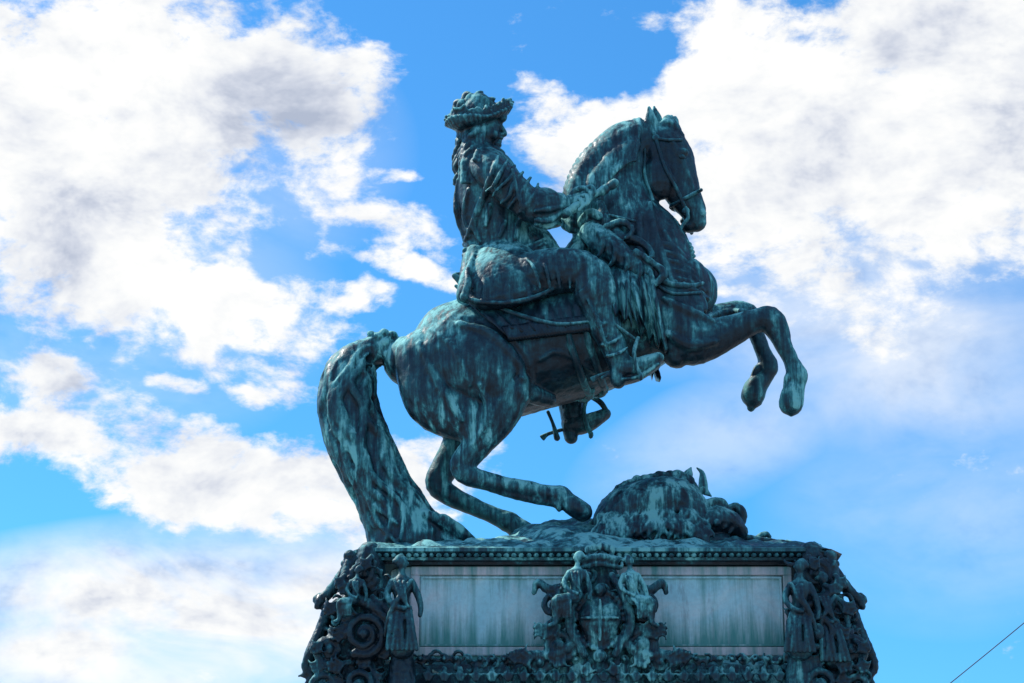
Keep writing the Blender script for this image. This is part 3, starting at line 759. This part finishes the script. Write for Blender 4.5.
# ------------------------------------------------------------------ GROUND, WIRE
g_=B(); ext=3000
g_.v=[(-ext,-ext,0),(ext,-ext,0),(ext,ext,0),(-ext,ext,0)]; g_.f=[(0,1,2,3)]
make('ground',g_,M_ground,flat=True)
wire=empty('overhead_wire')
t=B(); dW=40/S
A_=P(912,714,dW); C_=P(1190,480,dW)
pts=[]
for i in range(13):
    q=i/12; p_=A_.lerp(C_,q); p_.z-=0.10*math.sin(math.pi*q); pts.append((p_,1.2))
t.loft(pts,seg=6,sub=1); make('cable',t,M_steel,wire)
for i,pp in enumerate((A_,C_)):
    t=B(); bt=Vector((pp.x,pp.y,0)); t.loft([(bt,12),(bt.lerp(pp,0.5),10),(pp+Vector((0,0,0.3)),7)],seg=12); t.loft([(bt,18),(bt+Vector((0,0,0.8)),16)],seg=12)
    make('mast_%d'%(i+1),t,M_steel,wire)

# ------------------------------------------------------------------ LIGHT + SKY
SUN_EL=R(48); SUN_AZ=R(-58)
sd=Vector((math.sin(SUN_AZ)*math.cos(SUN_EL),math.cos(SUN_AZ)*math.cos(SUN_EL),math.sin(SUN_EL)))
sl=bpy.data.lights.new('sun','SUN'); sl.energy=4.5; sl.angle=R(0.5); sl.color=(1,0.95,0.86)
so=bpy.data.objects.new('sun',sl); sc.collection.objects.link(so); so.rotation_euler=sd.to_track_quat('Z','Y').to_euler(); so.location=(0,0,60)
w=bpy.data.worlds.new('World'); sc.world=w; w.use_nodes=True; nt=w.node_tree; nt.nodes.clear(); lk=nt.links.new
try:
    w.cycles.sampling_method='MANUAL'; w.cycles.sample_map_resolution=512
except Exception: pass
sky=N(nt,'ShaderNodeTexSky'); sky.sky_type='NISHITA'; sky.sun_disc=False; sky.sun_elevation=SUN_EL; sky.sun_rotation=SUN_AZ; sky.air_density=1.0; sky.dust_density=0.3; sky.ozone_density=2.0
hs=N(nt,'ShaderNodeMix',data_type='RGBA',blend_type='MULTIPLY'); hs.inputs[0].default_value=1; lk(sky.outputs[0],hs.inputs[6]); hs.inputs[7].default_value=(0.32,0.88,1.25,1)
tc=N(nt,'ShaderNodeTexCoord'); dirn=tc.outputs['Generated']
nrm=N(nt,'ShaderNodeVectorMath',operation='NORMALIZE'); lk(dirn,nrm.inputs[0]); dirn=nrm.outputs[0]
sp=N(nt,'ShaderNodeSeparateXYZ'); lk(dirn,sp.inputs[0])
U=mth(nt,'MULTIPLY',mth(nt,'ARCTAN2',sp.outputs[0],sp.outputs[1]),F)
V=mth(nt,'MULTIPLY',mth(nt,'ARCSINE',sp.outputs[2]),F)
uv=N(nt,'ShaderNodeCombineXYZ'); lk(U,uv.inputs[0]); lk(V,uv.inputs[1])
wn=nz(nt,dirn,14,4,0.6)
wv=N(nt,'ShaderNodeVectorMath',operation='MULTIPLY_ADD'); lk(wn.outputs['Color'],wv.inputs[0]); wv.inputs[1].default_value=(110,80,0); wv.inputs[2].default_value=(-55,-40,0)
uw=N(nt,'ShaderNodeVectorMath',operation='ADD'); lk(uv.outputs[0],uw.inputs[0]); lk(wv.outputs[0],uw.inputs[1]); uw=uw.outputs[0]
def UVof(px,py):
    d=ray(px,py).normalized(); return math.atan2(d.x,d.y)*F, math.asin(d.z)*F
def blobs(lst,acc,vec):
    for (px,py,rx,ry,wt,rot) in lst:
        u,v=UVof(px,py)
        m=N(nt,'ShaderNodeMapping',vector_type='TEXTURE'); lk(vec,m.inputs[0]); m.inputs['Location'].default_value=(u,v,0); m.inputs['Rotation'].default_value=(0,0,R(rot)); m.inputs['Scale'].default_value=(rx,ry,1)
        dt=N(nt,'ShaderNodeVectorMath',operation='DOT_PRODUCT'); lk(m.outputs[0],dt.inputs[0]); lk(m.outputs[0],dt.inputs[1])
        if wt>0: acc=mth(nt,'MAXIMUM',acc,mth(nt,'MULTIPLY_ADD',dt.outputs['Value'],-wt,wt))
        else: acc=mth(nt,'MINIMUM',acc,mth(nt,'MULTIPLY_ADD',dt.outputs['Value'],-wt,wt))
    return acc
gen=N(nt,'ShaderNodeMapRange'); lk(sp.outputs[1],gen.inputs[0]); gen.inputs[1].default_value=0.5; gen.inputs[2].default_value=0.8; gen.inputs[3].default_value=-0.05; gen.inputs[4].default_value=-0.6
cov=blobs([(100,110,230,170,0.9,0),(290,95,115,100,0.7,0),(80,240,150,90,0.7,0),(320,190,60,50,0.3,0),(210,320,140,50,0.5,-8),(385,228,75,26,0.35,-8),(345,296,36,14,0.3,5),(405,268,60,13,0.35,-12),(395,130,26,12,0.3,-20),(400,174,26,9,0.25,0),
  (180,383,24,10,0.3,0),(237,385,22,10,0.3,0),(50,375,70,22,0.3,0),(100,440,150,40,0.5,-5),(250,485,190,60,0.8,-10),(410,490,90,60,0.6,0),
  (640,140,135,85,0.75,5),(780,120,190,130,0.95,0),(920,120,210,170,1.0,0),(960,60,160,100,1.0,0),(900,230,200,90,0.6,0),(740,210,120,80,0.5,0),
  (275,250,48,40,-0.6,10),(600,45,80,40,-0.6,10)],gen.outputs[0],uw)
st_=mapping(nt,dirn,(1,1,1.5))
n1=nz(nt,st_,17,9,0.62,0.2).outputs[0]
n1b=nz(nt,mapping(nt,dirn,(1,1,1.5),(-0.006,0,0.010)),17,5,0.62,0.2).outputs[0]
n2=nz(nt,mapping(nt,dirn,(1,1,1.9),(3,1,2)),55,6,0.62,0.2).outputs[0]
f=mth(nt,'ADD',cov,mth(nt,'MULTIPLY_ADD',n1,2.9,-1.45)); f=mth(nt,'ADD',f,mth(nt,'MULTIPLY_ADD',n2,1.3,-0.65))
al=N(nt,'ShaderNodeMapRange',interpolation_type='SMOOTHSTEP'); lk(f,al.inputs[0]); al.inputs[1].default_value=-0.15; al.inputs[2].default_value=0.45
haze=blobs([(890,340,250,140,0.7,-15),(180,620,360,110,1.3,5),(760,420,220,70,0.45,20),(120,300,240,160,0.35,0),(880,180,250,180,0.75,0),(300,150,130,120,0.3,0),(700,250,200,140,0.35,0),(950,500,200,140,0.30,0)],0.0,uv.outputs[0])
hn=nz(nt,mapping(nt,dirn,(1,1,2.2),(1,5,2)),11,5,0.55,0.6).outputs[0]
ha=mth(nt,'MULTIPLY',haze,mth(nt,'MULTIPLY_ADD',hn,2.2,-0.3,clamp=True),clamp=True)
alpha=mth(nt,'SUBTRACT',1.0,mth(nt,'MULTIPLY',mth(nt,'SUBTRACT',1.0,al.outputs[0]),mth(nt,'SUBTRACT',1.0,ha)))
s1=nz(nt,mapping(nt,dirn,(1,1,1.7),(7,2,2)),12,5,0.6,0.3).outputs[0]
thick=mth(nt,'MULTIPLY',mth(nt,'ADD',f,-0.3),0.15,clamp=True)
sv=mth(nt,'SUBTRACT',mth(nt,'ADD',s1,0.14),mth(nt,'MINIMUM',thick,0.13))
sv=mth(nt,'ADD',sv,mth(nt,'MULTIPLY',mth(nt,'SUBTRACT',n1,n1b),0.85))
ccol=ramp(nt,[(0.30,(3.0,3.4,4.3)),(0.42,(4.3,4.6,5.3)),(0.50,(5.4,5.6,6.0)),(0.60,(6.3,6.4,6.5)),(0.72,(7.0,6.95,6.8))],sv)
mx=N(nt,'ShaderNodeMix',data_type='RGBA'); lk(alpha,mx.inputs[0]); lk(hs.outputs[2],mx.inputs[6]); lk(ccol.outputs[0],mx.inputs[7])
bg=N(nt,'ShaderNodeBackground'); bg.inputs[1].default_value=0.15; lk(mx.outputs[2],bg.inputs[0])
wo=N(nt,'ShaderNodeOutputWorld'); lk(bg.outputs[0],wo.inputs[0])

# ------------------------------------------------------------------ CAMERA
cd=bpy.data.cameras.new('camera'); cd.sensor_width=36; cd.lens=F*36/1024; cd.clip_end=8000; cd.clip_start=0.1
co=bpy.data.objects.new('camera',cd); sc.collection.objects.link(co); co.location=CAM; co.rotation_euler=(R(90)+PITCH,0,0)
sc.camera=co
